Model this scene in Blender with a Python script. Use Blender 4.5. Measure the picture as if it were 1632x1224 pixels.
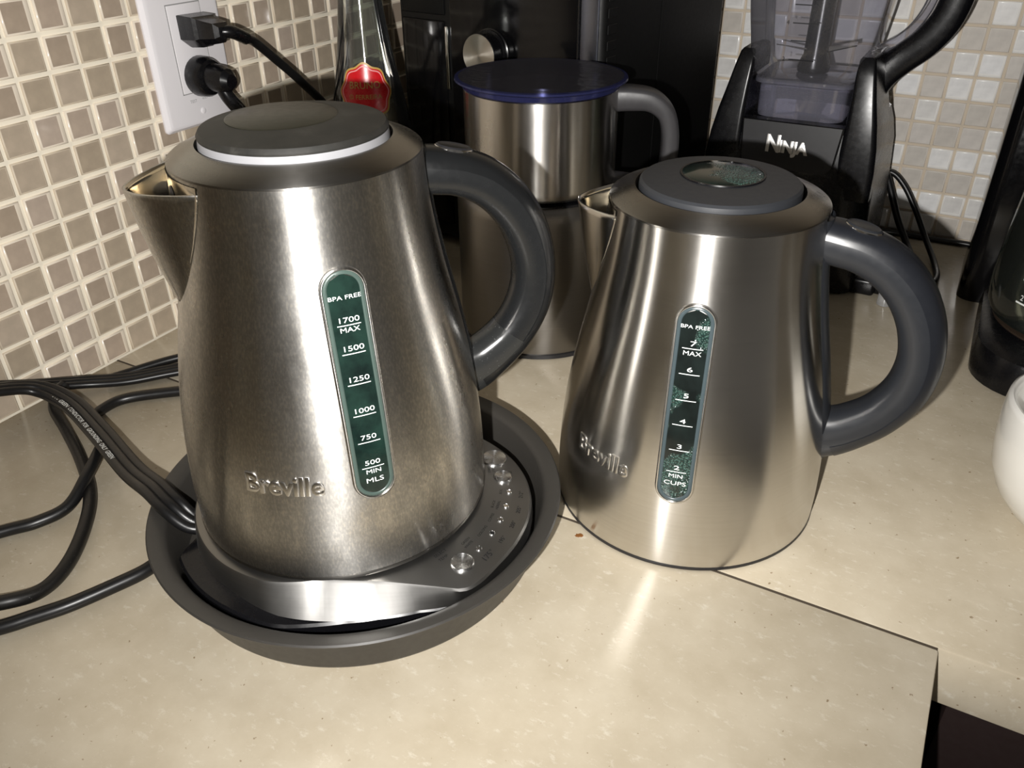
import bpy, bmesh, math, random
from math import sin, cos, pi, radians, sqrt, atan2
from mathutils import Vector, Matrix

# ------------------------------------------------------------------ camera, world, light, exposure
S = 0.0254                                   # the scene is measured in inches
scene = bpy.context.scene
COL = scene.collection
for o in list(bpy.data.objects):
    bpy.data.objects.remove(o)

cam_data = bpy.data.cameras.new('camera')
cam_data.sensor_fit = 'HORIZONTAL'
cam_data.sensor_width = 36.0
cam_data.lens = 36.0 * 1313.8 / 1632.0
cam_data.clip_start = 0.01
cam = bpy.data.objects.new('camera', cam_data)
COL.objects.link(cam)
CAM = Vector((23.1047, -37.8217, 13.7146))
_f = Vector((-0.41482987, 0.73860425, -0.53139434))
_u = Vector((-0.25022929, 0.46889139, 0.84706916))
_r = Vector((0.87481511, 0.48436001, -0.00968974))
cam.matrix_world = Matrix(((_r.x, _u.x, -_f.x, CAM.x * S), (_r.y, _u.y, -_f.y, CAM.y * S),
                           (_r.z, _u.z, -_f.z, CAM.z * S), (0, 0, 0, 1)))
scene.camera = cam

world = bpy.data.worlds.new('room_dusk')
scene.world = world
world.use_nodes = True
world.node_tree.nodes['Background'].inputs[0].default_value = (1.0, 0.93, 0.84, 1)
world.node_tree.nodes['Background'].inputs[1].default_value = 0.10

flash = bpy.data.lights.new('phone_flash', 'SPOT')
flash.energy = 20.2
flash.spot_size = radians(131)
flash.spot_blend = 1.0
flash.color = (1.0, 0.975, 0.94)
flash.shadow_soft_size = 0.0035
fo = bpy.data.objects.new('phone_flash', flash)
COL.objects.link(fo)
fo.location = (CAM - 1.45 * _r - 1.0 * _u - 0.1 * _f) * S
fo.rotation_euler = (_f + 0.11 * _r + 0.36 * _u).to_track_quat('-Z', 'Y').to_euler()   # the beam leans towards the wall

vs = scene.view_settings
vs.view_transform = 'Standard'
vs.look = 'None'
vs.gamma = 1.0
vs.use_curve_mapping = False
vs.exposure = 0.0

# ------------------------------------------------------------------ materials
def srgb(r, g, b):
    f = lambda c: (c / 255 / 12.92) if c / 255 <= 0.04045 else ((c / 255 + 0.055) / 1.055) ** 2.4
    return (f(r), f(g), f(b), 1.0)

class NT:
    def __init__(self, name):
        self.m = bpy.data.materials.new(name)
        self.m.use_nodes = True
        self.t = self.m.node_tree
        self.n = self.t.nodes
        self.b = self.n['Principled BSDF']
    def node(self, kind, **kw):
        n = self.n.new(kind)
        for k, v in kw.items():
            if k in n.inputs: n.inputs[k].default_value = v
            else: setattr(n, k, v)
        return n
    def link(self, a, ao, b, bi):
        self.t.links.new(a.outputs[ao], b.inputs[bi])
    def coords(self, out='Object', scale=(1, 1, 1)):
        tc = self.node('ShaderNodeTexCoord')
        mp = self.node('ShaderNodeMapping')
        mp.inputs['Scale'].default_value = scale
        self.link(tc, out, mp, 'Vector')
        return mp
    def noise(self, mp, scale, detail=4, rough=0.5):
        n = self.node('ShaderNodeTexNoise')
        n.inputs['Scale'].default_value = scale
        n.inputs['Detail'].default_value = detail
        n.inputs['Roughness'].default_value = rough
        if mp: self.link(mp, 'Vector', n, 'Vector')
        return n
    def ramp(self, src, so, stops):
        r = self.node('ShaderNodeValToRGB')
        e = r.color_ramp.elements
        while len(e) < len(stops): e.new(0.5)
        for i, (p, c) in enumerate(stops):
            e[i].position = p
            e[i].color = c if len(c) == 4 else (*c, 1)
        self.link(src, so, r, 'Fac')
        return r
    def mix(self, fac, a, b, mode='MIX'):
        m = self.node('ShaderNodeMix', data_type='RGBA', blend_type=mode)
        for idx, v in ((0, fac), (6, a), (7, b)):
            if isinstance(v, tuple) and hasattr(v[0], 'outputs'):
                self.t.links.new(v[0].outputs[v[1]], m.inputs[idx])
            else:
                m.inputs[idx].default_value = v
        return (m, 2)
    def to(self, src, inp):
        self.t.links.new(src[0].outputs[src[1]], self.b.inputs[inp])
    def bump(self, src, so, strength=0.1, dist=0.001):
        b = self.node('ShaderNodeBump')
        b.inputs['Strength'].default_value = strength
        b.inputs['Distance'].default_value = dist
        self.link(src, so, b, 'Height')
        self.link(b, 'Normal', self.b, 'Normal')
        return b

def plain(name, col, rough=0.5, metal=0.0, coat=0.0, spec=0.5, fleck=0.0):
    t = NT(name)
    t.b.inputs['Base Color'].default_value = col
    t.b.inputs['Roughness'].default_value = rough
    t.b.inputs['Metallic'].default_value = metal
    t.b.inputs['Coat Weight'].default_value = coat
    t.b.inputs['Specular IOR Level'].default_value = spec
    mp = t.coords('Object')
    n = t.noise(mp, 260, 3)
    r = t.ramp(n, 'Fac', [(0.35, (max(rough - .025, 0),) * 3), (0.7, (min(rough + .025, 1),) * 3)])
    t.link(r, 'Color', t.b, 'Roughness')
    if fleck:
        n2 = t.noise(mp, 900, 2)
        r2 = t.ramp(n2, 'Fac', [(0.68, col), (0.80, tuple(min(c + fleck, 1) for c in col[:3]) + (1,))])
        t.link(r2, 'Color', t.b, 'Base Color')
    return t.m

def steel(name, col, rough, aniso, worn=0.0, horizontal=True):
    t = NT(name)
    t.b.inputs['Metallic'].default_value = 1.0
    t.b.inputs['Anisotropic'].default_value = aniso
    tg = t.node('ShaderNodeTangent', direction_type='RADIAL', axis='Z')
    t.link(tg, 'Tangent', t.b, 'Tangent')
    t.b.inputs['Anisotropic Rotation'].default_value = 0.25
    mp = t.coords('Object', (18, 18, 900))            # fine rings left by the brushing
    n = t.noise(mp, 1.0, 3)
    mp2 = t.coords('Object', (1, 1, 0.45))
    n2 = t.noise(mp2, 30, 6, 0.65)
    lo = tuple(c * 0.94 for c in col[:3])
    r = t.ramp(n, 'Fac', [(0.3, lo), (0.7, col[:3])])
    c = (r, 'Color')
    if worn:
        r2 = t.ramp(n2, 'Fac', [(0.40, (1 - 0.35 * worn,) * 3), (0.62, (1, 1, 1))])
        c = t.mix(1.0, (r, 'Color'), (r2, 'Color'), 'MULTIPLY')
        mp3 = t.coords('Object', (1100, 1100, 420))
        n3 = t.noise(mp3, 1.0, 3)
        r3 = t.ramp(n3, 'Fac', [(0.42, (0.86, 0.86, 0.86)), (0.56, (1.0, 1.0, 1.0)), (0.66, (1.15, 1.12, 1.06))])
        c = t.mix(1.0, c, (r3, 'Color'), 'MULTIPLY')
        rr = t.ramp(n2, 'Fac', [(0.35, (rough + .14,) * 3), (0.65, (rough - .02,) * 3)])
    else:
        rr = t.ramp(n2, 'Fac', [(0.35, (rough + .03,) * 3), (0.65, (rough - .02,) * 3)])
    t.to(c, 'Base Color')
    t.link(rr, 'Color', t.b, 'Roughness')
    return t.m

def clear(name, tint, gloss=1.0, rough=0.03, base=0.04, haze=0.0, hazecol=(0.3, 0.3, 0.33, 1), wavy=0.0):
    """thin clear plastic or glass: tinted transparency, fresnel gloss and a little haze"""
    t = NT(name)
    out = t.n['Material Output']
    tr = t.node('ShaderNodeBsdfTransparent'); tr.inputs['Color'].default_value = tint
    gl = t.node('ShaderNodeBsdfGlossy'); gl.inputs['Roughness'].default_value = rough
    gl.inputs['Color'].default_value = (gloss, gloss, gloss, 1)
    lw = t.node('ShaderNodeLayerWeight'); lw.inputs['Blend'].default_value = 0.25
    if wavy:
        wn = t.noise(t.coords('Object', (1.0, 2.2, 1.0)), 90, 3)
        wb = t.node('ShaderNodeBump'); wb.inputs['Strength'].default_value = wavy; wb.inputs['Distance'].default_value = 0.002
        t.link(wn, 'Fac', wb, 'Height'); t.link(wb, 'Normal', gl, 'Normal')
    ad = t.node('ShaderNodeMath', operation='ADD'); ad.inputs[1].default_value = base
    t.link(lw, 'Fresnel', ad, 0)
    mx = t.node('ShaderNodeMixShader')
    t.link(ad, 0, mx, 0); t.link(tr, 0, mx, 1); t.link(gl, 0, mx, 2)
    last = mx
    if haze:
        df = t.node('ShaderNodeBsdfDiffuse'); df.inputs['Color'].default_value = hazecol
        m2 = t.node('ShaderNodeMixShader'); m2.inputs[0].default_value = haze
        t.link(mx, 0, m2, 1); t.link(df, 0, m2, 2); last = m2
    t.link(last, 0, out, 'Surface')
    t.n.remove(t.b)
    return t.m

M = {}
M['steel_worn'] = steel('worn brushed steel', (0.67, 0.652, 0.62), 0.25, 0.86, worn=0.8)
M['steel'] = steel('brushed steel', (0.70, 0.68, 0.645), 0.215, 0.90)
M['steel_ring'] = steel('brushed steel ring', (0.30, 0.288, 0.27), 0.28, 0.8)
M['steel_dark'] = steel('steel of the power base', (0.30, 0.295, 0.286), 0.36, 0.0)
M['jug_steel'] = steel('satin jug steel', (0.60, 0.58, 0.55), 0.25, 0.86)
M['base_steel'] = steel('dull steel of frother base', (0.26, 0.245, 0.225), 0.36, 0.5)
M['chrome'] = plain('polished chrome', (0.75, 0.75, 0.75, 1), 0.12, 1.0)
M['mirror_gold'] = plain('heat tinted mirror steel', (0.85, 0.79, 0.68, 1), 0.14, 1.0)
M['mirror'] = plain('mirror steel', (0.80, 0.76, 0.68, 1), 0.12, 1.0)
M['hole'] = plain('dark filter hole', (0.012, 0.012, 0.014, 1), 0.5)
M['grey_plastic'] = plain('charcoal handle plastic', srgb(36, 38, 42), 0.36, 0, 0, 0.5)
M['dark_handle'] = plain('dark worn handle plastic', srgb(28, 29, 30), 0.26, 0, 0, 0.5)
M['cover_grey'] = plain('slate handle cover', srgb(27, 29, 34), 0.34)
M['cover_old'] = plain('worn handle cover', srgb(21, 22, 23), 0.24)
M['jug_handle'] = plain('grey jug handle plastic', srgb(58, 57, 59), 0.4)
M['lid_grey'] = plain('matt grey lid plastic', srgb(44, 46, 50), 0.5)
M['black'] = plain('black plastic', (0.004, 0.004, 0.005, 1), 0.27, 0, 0, 0.4)
M['black_gloss'] = plain('gloss black', (0.003, 0.003, 0.0035, 1), 0.12, 0, 0.0, 0.35)
M['black_matt'] = plain('matt black shell', (0.004, 0.004, 0.004, 1), 0.5, 0, 0, 0.3)
M['charcoal'] = plain('charcoal satin panel', (0.014, 0.014, 0.016, 1), 0.4)
M['cable'] = plain('black cable rubber', (0.006, 0.006, 0.0065, 1), 0.36)
M['cable_dusty'] = plain('dusty black cable rubber', (0.008, 0.0075, 0.007, 1), 0.42, fleck=0.10)
M['lid_white'] = plain('yellowed white lid side', srgb(140, 140, 143), 0.45)
M['white_plastic'] = plain('white plate plastic', srgb(238, 235, 238), 0.35)
M['white_print'] = plain('white print', srgb(235, 238, 235), 0.5)
M['grey_print'] = plain('grey print', srgb(150, 150, 150), 0.5)
M['black_print'] = plain('black print', (0.01, 0.01, 0.012, 1), 0.5)
M['gold_print'] = plain('gold print', srgb(196, 160, 84), 0.4)
M['red_paper'] = plain('red sticker', srgb(206, 16, 28), 0.28)
M['pink_print'] = plain('pale pink line', srgb(240, 160, 160), 0.4)
M['ceramic'] = plain('white glazed ceramic', srgb(232, 230, 224), 0.18, 0, 0.5)
M['dark_wood'] = plain('espresso brown cabinet', (0.020, 0.012, 0.011, 1), 0.45)
M['floor'] = plain('dark wood floor', (0.03, 0.02, 0.015, 1), 0.5)
M['paint'] = plain('wall paint', srgb(205, 195, 178), 0.7)
M['grout'] = plain('cream grout', srgb(240, 232, 214), 0.8)
M['gauge_rim_light'] = plain('sea green gauge rim', srgb(64, 78, 73), 0.3)
M['gauge_rim_dark'] = plain('slate gauge rim', srgb(62, 74, 78), 0.3)
M['seam'] = plain('dark counter joint', (0.06, 0.045, 0.03, 1), 0.8)
M['lid_blue_edge'] = clear('blue lid rim', (0.36, 0.38, 0.62, 1), 0.9, 0.12, 0.05, 0.5, (0.028, 0.032, 0.105, 1))
M['lid_blue'] = clear('smoky blue lid', (0.42, 0.42, 0.50, 1), 0.9, 0.12, 0.05, 0.50, (0.048, 0.047, 0.058, 1), 0.6)
M['bottle_glass'] = clear('bottle glass', (0.90, 0.92, 0.90, 1), 1.0, 0.04, 0.05, 0.03)
M['jar_plastic'] = clear('smoky jar plastic', (0.84, 0.84, 0.88, 1), 1.0, 0.08, 0.05, 0.06, (0.6, 0.6, 0.66, 1))
M['collar_plastic'] = clear('clear collar plastic', (0.62, 0.62, 0.72, 1), 1.0, 0.05, 0.10, 0.16, (0.5, 0.5, 0.6, 1))
M['carafe_glass'] = clear('carafe glass', (0.72, 0.78, 0.74, 1), 1.0, 0.05, 0.03, 0.05, (0.2, 0.22, 0.2, 1))
M['clear_cap'] = clear('clear plastic cap', (0.8, 0.8, 0.8, 1), 1.0, 0.1, 0.1, 0.35, (0.7, 0.7, 0.7, 1))

def gauge_glass(name, c1, c2, drops):
    t = NT(name)
    t.b.inputs['Roughness'].default_value = 0.12
    t.b.inputs['Coat Weight'].default_value = 0.4
    mp = t.coords('Object')
    n = t.noise(mp, 55, 5, 0.6)
    r = t.ramp(n, 'Fac', [(0.38, c1), (0.66, c2)])
    t.link(r, 'Color', t.b, 'Base Color')
    if drops:
        v = t.node('ShaderNodeTexVoronoi'); v.inputs['Scale'].default_value = 900
        t.link(mp, 'Vector', v, 'Vector')
        n2 = t.noise(mp, 42, 2)
        r2 = t.ramp(n2, 'Fac', [(0.50, (0, 0, 0)), (0.56, (1, 1, 1))])
        b = t.bump(v, 'Distance', 0.9, 0.0012)
        t.link(r2, 'Color', b, 'Strength')
        r3 = t.ramp(v, 'Distance', [(0.25, (0.06, 0.12, 0.10)), (0.55, (0.012, 0.03, 0.026))])  # sparkle of the droplets put into the colour as paler teal spots
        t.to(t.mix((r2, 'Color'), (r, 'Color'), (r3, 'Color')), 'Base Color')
    else:
        n2 = t.noise(mp, 300, 3)
        t.bump(n2, 'Fac', 0.12, 0.001)
    return t.m
M['gauge_teal'] = gauge_glass('sea green gauge window', (0.004, 0.009, 0.008), (0.010, 0.026, 0.020), False)
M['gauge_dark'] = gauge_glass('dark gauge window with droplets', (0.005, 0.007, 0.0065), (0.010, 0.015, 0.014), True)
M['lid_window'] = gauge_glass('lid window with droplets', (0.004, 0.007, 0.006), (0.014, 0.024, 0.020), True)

def old_lid():
    t = NT('stained black lid')
    mp = t.coords('Object')
    n = t.noise(mp, 60, 6, 0.7)
    r = t.ramp(n, 'Fac', [(0.35, srgb(27, 27, 25)), (0.55, srgb(37, 36, 33)), (0.75, srgb(58, 57, 53))])
    t.link(r, 'Color', t.b, 'Base Color')
    t.b.inputs['Roughness'].default_value = 0.55
    return t.m
M['lid_stained'] = old_lid()
M['lid_smudge'] = plain('cloudy olive lid window', srgb(34, 33, 25), 0.35)

def stone():
    t = NT('cream engineered stone')
    mp = t.coords('Object')
    n1 = t.noise(mp, 26, 6, 0.62)
    base = t.ramp(n1, 'Fac', [(0.30, srgb(184, 172, 150)), (0.55, srgb(195, 184, 163)), (0.75, srgb(203, 193, 173))])
    mp2 = t.coords('Object', (1, 1.7, 1))
    n2 = t.noise(mp2, 120, 6, 0.72)
    fl = t.ramp(n2, 'Fac', [(0.56, (0, 0, 0)), (0.70, (0.62, 0.62, 0.62))])
    c = t.mix((fl, 'Color'), (base, 'Color'), srgb(219, 213, 198))
    n3 = t.noise(mp, 260, 3)
    dk = t.ramp(n3, 'Fac', [(0.70, (0, 0, 0)), (0.74, (0.75, 0.75, 0.75))])
    c = t.mix((dk, 'Color'), c, srgb(120, 96, 66))
    t.to(c, 'Base Color')
    t.b.inputs['Roughness'].default_value = 0.24
    t.b.inputs['Specular IOR Level'].default_value = 0.4
    n4 = t.noise(mp, 350, 2)
    t.bump(n4, 'Fac', 0.03, 0.0005)
    return t.m
M['stone'] = stone()

def tile(name, cols, rough, coat):
    t = NT(name)
    oi = t.node('ShaderNodeObjectInfo')
    r = t.ramp(oi, 'Random', [(0.0, cols[0]), (0.5, cols[1]), (1.0, cols[2])])
    mp = t.coords('Generated')
    n = t.noise(mp, 2.2, 3)
    r2 = t.ramp(n, 'Fac', [(0.3, (0.90, 0.90, 0.90)), (0.7, (1.06, 1.06, 1.06))])
    t.to(t.mix(1.0, (r, 'Color'), (r2, 'Color'), 'MULTIPLY'), 'Base Color')
    t.b.inputs['Roughness'].default_value = rough
    t.b.inputs['Coat Weight'].default_value = coat
    t.b.inputs['Coat Roughness'].default_value = 0.06
    return t.m
taupe = [srgb(172, 156, 138), srgb(182, 165, 148), srgb(188, 172, 157)]
M['tile_gloss'] = tile('clear glass tile face', taupe, 0.25, 0.6)
M['tile_frost'] = tile('frosted glass tile face', [srgb(172, 157, 137), srgb(179, 164, 144), srgb(185, 170, 152)], 0.5, 0.0)
M['tile_edge'] = plain('pale glass tile edge', srgb(240, 228, 210), 0.2, 0, 0.5)
M['tile_edge_frost'] = plain('frosted tile edge', srgb(208, 194, 173), 0.5)
M['tile_lit'] = tile('flash lit glass tile face', [srgb(232, 230, 227), srgb(240, 239, 237), srgb(246, 246, 246)], 0.25, 0.6)  # back wall tile colours raised; the flash's reflection is put into them
M['tile_lit_frost'] = tile('flash lit frosted tile face', [srgb(200, 193, 184), srgb(206, 200, 191), srgb(212, 206, 199)], 0.45, 0.0)
M['tile_lit_frost_edge'] = plain('flash lit frosted tile edge', srgb(218, 211, 202), 0.5)
M['tile_lit_edge'] = plain('flash lit glass tile edge', srgb(252, 250, 246), 0.2, 0, 0.5)
M['grout_back'] = plain('sand grout', srgb(206, 193, 174), 0.8)

# ------------------------------------------------------------------ mesh helpers (inches in, metres out)
def new_mesh(name, verts, faces, mats, idx=None, smooth=True, angle=35):
    me = bpy.data.meshes.new(name)
    me.from_pydata([(v[0] * S, v[1] * S, v[2] * S) for v in verts], [], [tuple(f) for f in faces])
    bm = bmesh.new(); bm.from_mesh(me)
    bmesh.ops.remove_doubles(bm, verts=bm.verts, dist=1e-6)
    bmesh.ops.recalc_face_normals(bm, faces=bm.faces)
    bm.to_mesh(me); bm.free()
    for m in (mats if isinstance(mats, (list, tuple)) else [mats]):
        me.materials.append(m)
    if smooth:
        me.polygons.foreach_set('use_smooth', [True] * len(me.polygons))
        me.set_sharp_from_angle(angle=radians(angle))
    return me

def link(name, me, parent=None, loc=(0, 0, 0), rotz=0.0, label=None):
    o = bpy.data.objects.new(name, me)
    COL.objects.link(o)
    o.location = (loc[0] * S, loc[1] * S, loc[2] * S)
    o.rotation_euler = (0, 0, rotz)
    if parent: o.parent = parent
    if label: o['label'] = label
    return o

def obj(name, geo, mat, parent=None, label=None, smooth=True, angle=35, loc=(0, 0, 0), rotz=0.0):
    return link(name, new_mesh(name, geo[0], geo[1], mat, smooth=smooth, angle=angle), parent, loc, rotz, label)

def thing(name, label, cat, loc=(0, 0, 0), rotz=0.0, group=None):
    o = link(name, None, None, loc, rotz)
    o.empty_display_size = 0.02
    return tag(o, label, cat, group)

def tag(o, label, cat, group=None):
    o['label'] = label; o['category'] = cat
    if group: o['group'] = group
    return o

def struct(o):
    o['kind'] = 'structure'
    return o

def join(*geos):
    V, F = [], []
    for v, f in geos:
        n = len(V)
        V += list(v); F += [tuple(i + n for i in q) for q in f]
    return V, F

def xform(geo, mat):
    return [tuple(mat @ Vector(v)) for v in geo[0]], geo[1]

def grid(rows, closed_u=False, cap0=False, cap1=False):
    """rows of points -> quads; closed_u wraps each row"""
    V, F = [], []
    n = len(rows[0])
    for r in rows: V += [tuple(p) for p in r]
    for i in range(len(rows) - 1):
        for j in range(n if closed_u else n - 1):
            k = (j + 1) % n
            F.append((i * n + j, i * n + k, (i + 1) * n + k, (i + 1) * n + j))
    if cap0: F.append(tuple(range(n))[::-1])
    if cap1: F.append(tuple((len(rows) - 1) * n + j for j in range(n)))
    return V, F

def lathe(prof, seg=96, cap0=True, cap1=True, c=(0, 0)):
    rows = [[(c[0] + r * cos(2 * pi * j / seg), c[1] + r * sin(2 * pi * j / seg), z) for j in range(seg)] for r, z in prof]
    return grid(rows, True, cap0, cap1)

def catmull(pts, n=8):
    P = [Vector(p) for p in pts]
    P = [2 * P[0] - P[1]] + P + [2 * P[-1] - P[-2]]
    out = []
    for i in range(1, len(P) - 2):
        a, b, c, d = P[i - 1:i + 3]
        for k in range(n):
            t = k / n
            out.append(0.5 * ((2 * b) + (c - a) * t + (2 * a - 5 * b + 4 * c - d) * t * t + (3 * b - a - 3 * c + d) * t ** 3))
    out.append(P[-2])
    return out

def tube(pts, r, seg=12, smooth=8, offs=None, up=Vector((0, 0, 1)), flat=None):
    """round cable along pts; offs = list of (sideways, up) strand offsets for ribbon cable"""
    P = catmull(pts, smooth) if smooth else [Vector(p) for p in pts]
    frames = []
    prev = None
    for i, p in enumerate(P):
        t = (P[min(i + 1, len(P) - 1)] - P[max(i - 1, 0)]).normalized()
        if prev is None:
            s = t.cross(up)
            if s.length < 1e-3: s = t.cross(Vector((1, 0, 0)))
        else:
            s = prev - t * prev.dot(t)
            if offs: 
                s2 = t.cross(up)
                if s2.length > 0.2: s = s2
        s.normalize(); prev = s
        frames.append((p, s, s.cross(t)))
    geos = []
    for (ox, oy) in (offs or [(0, 0)]):
        rows = [[p + s * (ox + r * cos(2 * pi * j / seg)) + u * (oy + r * sin(2 * pi * j / seg)) for j in range(seg)] for p, s, u in frames]
        geos.append(grid(rows, True, True, True))
    return join(*geos)

def box(x0, x1, y0, y1, z0, z1, bev=0.0, seg=3):
    bm = bmesh.new()
    bmesh.ops.create_cube(bm, size=1)
    for v in bm.verts:
        v.co = Vector(((x0 + x1) / 2 + v.co.x * (x1 - x0), (y0 + y1) / 2 + v.co.y * (y1 - y0), (z0 + z1) / 2 + v.co.z * (z1 - z0)))
    if bev:
        bmesh.ops.bevel(bm, geom=list(bm.edges), offset=bev, segments=seg, affect='EDGES', profile=0.5)
    bm.verts.index_update()
    g = ([tuple(v.co) for v in bm.verts], [tuple(v.index for v in f.verts) for f in bm.faces])
    bm.free()
    return g

def rsquare(w, d, r, n=6, cx=0, cy=0):
    """outline of a rounded rectangle, half sizes w, d"""
    P = []
    for sx, sy, a0 in ((1, 1, 0), (-1, 1, 90), (-1, -1, 180), (1, -1, 270)):
        for k in range(n + 1):
            a = radians(a0 + 90 * k / n)
            P.append((cx + sx * (w - r) + r * cos(a), cy + sy * (d - r) + r * sin(a)))
    return P

def loft(sections, cap0=True, cap1=True):
    return grid([[(x, y, z) for x, y in pts] for pts, z in sections], True, cap0, cap1)

def text_geo(s, size, wide=1.0, depth=0.0, bev=0.0, fat=0.0):
    """lettering lying in the XY plane, centred, as plain mesh data in inches"""
    cu = bpy.data.curves.new('lettering', 'FONT')
    cu.body = s; cu.size = 1.0; cu.align_x = 'CENTER'; cu.align_y = 'CENTER'
    cu.extrude = depth / size; cu.bevel_depth = bev / size; cu.offset = fat / size
    cu.resolution_u = 3; cu.bevel_resolution = 1
    o = bpy.data.objects.new('lettering', cu)
    COL.objects.link(o)
    dg = bpy.context.evaluated_depsgraph_get()
    me = o.evaluated_get(dg).to_mesh()
    V = [(v.co.x * size * wide, v.co.y * size, v.co.z * size) for v in me.vertices]
    F = [tuple(p.vertices) for p in me.polygons]
    o.evaluated_get(dg).to_mesh_clear()
    bpy.data.objects.remove(o); bpy.data.curves.remove(cu)
    return V, F

def merge_text(parts):
    """[(string, x, y, size, wide)] -> one geo in XY"""
    gs = []
    for s, x, y, sz, wd in parts:
        V, F = text_geo(s, sz, wd)
        gs.append(([(a + x, b + y, c) for a, b, c in V], F))
    return join(*gs)

def bar(x0, x1, y0, y1):
    n = 4
    return ([(x0 + (x1 - x0) * i / n, y, 0) for i in range(n + 1) for y in (y0, y1)],
            [(2 * i, 2 * i + 2, 2 * i + 3, 2 * i + 1) for i in range(n)])

def interp(x, xs, ys):
    if x <= xs[0]: return ys[0]
    for i in range(len(xs) - 1):
        if x <= xs[i + 1]:
            return ys[i] + (ys[i + 1] - ys[i]) * (x - xs[i]) / (xs[i + 1] - xs[i])
    return ys[-1]

# ------------------------------------------------------------------ the room
struct(obj('floor', box(-6, 130, -130, 6, -37, -36), M['floor'], smooth=False))
wall_left = struct(obj('wall_left', box(-5, 0, -130, 5, -36, 60), M['grout'], smooth=False))
wall_back = struct(obj('wall_back', box(0, 130, 0, 5, -36, 60), M['grout_back'], smooth=False))

def tile_geo(w, h, dz, bev, right, low):
    """glass chip in its own plane: x to the right, y up, z out; the coloured back shows as an inset face"""
    x0, x1, y0, y1 = -w / 2, w / 2, -h / 2, h / 2
    V = [(x0, y0, 0), (x1, y0, 0), (x1, y1, 0), (x0, y1, 0),
         (x0, y0, dz - bev), (x1, y0, dz - bev), (x1, y1, dz - bev), (x0, y1, dz - bev),
         (x0 + bev, y0 + bev, dz), (x1 - bev, y0 + bev, dz), (x1 - bev, y1 - bev, dz), (x0 + bev, y1 - bev, dz),
         (x0 + bev * 1.6, y0 + low, dz), (x1 - right, y0 + low, dz), (x1 - right, y1 - bev * 1.6, dz), (x0 + bev * 1.6, y1 - bev * 1.6, dz)]
    F = []
    for a in (0, 4, 8):
        for k in range(4):
            F.append((a + k, a + (k + 1) % 4, a + 4 + (k + 1) % 4, a + 4 + k))
    F.append((12, 13, 14, 15))
    return V, F

def tile_mesh(name, w, h, dz, bev, right, low, face, edge, mat):
    V, F = tile_geo(w, h, dz, bev, right, low)
    V = [tuple(mat @ Vector(v)) for v in V]
    me = new_mesh(name, V, F, [edge, face], angle=75)
    big = max(me.polygons, key=lambda p: p.area)
    big.material_index = 1
    return me

def tile_wall(wall, meshes, mats_joined, cells_single, cells_joined, place):
    rnd = random.Random(7)
    for key in cells_single:
        me = meshes[0] if rnd.random() < 0.5 else meshes[1]
        o = link('tile', me, wall, place(key))
    if cells_joined:
        V, F, I = [], [], []
        src = [(m, [tuple(v.co / S) for v in m.vertices], [tuple(p.vertices) for p in m.polygons], [p.material_index for p in m.polygons]) for m in meshes]
        for key in cells_joined:
            k = 0 if rnd.random() < 0.5 else 1
            _, v, f, mi = src[k]
            n = len(V); l = place(key)
            V += [(a + l[0], b + l[1], c + l[2]) for a, b, c in v]
            F += [tuple(i + n for i in q) for q in f]
            I += [i + 2 * k for i in mi]
        me = bpy.data.meshes.new('tile_field')
        me.from_pydata([(a * S, b * S, c * S) for a, b, c in V], [], F)
        for m in mats_joined: me.materials.append(m)
        me.polygons.foreach_set('material_index', I)
        o = link('tile_field', me, wall)
        o['kind'] = 'stuff'

# left wall: grout lines at y = -23.964 + c, z = 9.950 - r
LM = Matrix(((0, 0, 1), (1, 0, 0), (0, 1, 0)))       # tile x -> +y, tile y -> z, out -> +x
tl = [tile_mesh('tile_clear', 0.86, 0.86, 0.09, 0.03, 0.15, 0.07, M['tile_gloss'], M['tile_edge'], LM),
      tile_mesh('tile_frosted', 0.87, 0.87, 0.07, 0.025, 0.05, 0.05, M['tile_frost'], M['tile_edge_frost'], LM)]
single, joined = [], []
for r in range(-3, 10):
    for c in range(-26, 24):
        y, z = -23.964 + c + 0.5, 9.950 - r - 0.5
        if -19.2 < y < -17.0 and 6.9 < z < 10.8: continue
        vis = -29.5 < y < -7.2 and z < 11.2 and not (y > -12 and z < 4) and not (-25 < y < -14 and z < 1.9 and y > -21)
        (single if vis else joined).append((y, z))
single.sort(key=lambda k: (Vector((0, k[0], k[1])) - CAM).length)
joined += single[295:]; single = single[:295]
tile_wall(wall_left, tl, [M['tile_edge'], M['tile_gloss'], M['tile_edge_frost'], M['tile_frost']], single, joined, lambda k: (0.0, k[0], k[1]))

# back wall: scaled about the camera to meet the worktop, so slightly smaller pitch
BACK_SCALE = 0.9243
BM = Matrix(((1, 0, 0), (0, 0, -1), (0, 1, 0)))      # tile x -> +x, tile y -> z, out -> -y
tb = [tile_mesh('tile_clear_lit', 0.82, 0.82, 0.09, 0.03, 0.09, 0.12, M['tile_lit'], M['tile_lit_edge'], BM),
      tile_mesh('tile_frosted_lit', 0.82, 0.82, 0.07, 0.025, 0.05, 0.05, M['tile_lit_frost'], M['tile_lit_frost_edge'], BM)]
single, joined = [], []
for r in range(-4, 9):
    for c in range(-21, 13):
        x = 23.105 + (19.55 + c + 0.5 - 23.105) * BACK_SCALE
        z = 13.715 + (8.057 - r - 0.5 - 13.715) * BACK_SCALE
        if x < 0.45: continue
        vis = (12.2 < x < 14.9 and z > 3) or (18.2 < x < 25.2)
        (single if vis and z < 10.6 else joined).append((x, z))
tile_wall(wall_back, tb, [M['tile_lit_edge'], M['tile_lit'], M['tile_lit_frost_edge'], M['tile_lit_frost']], single, joined, lambda k: (k[0], 0.0, k[1]))

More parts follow.
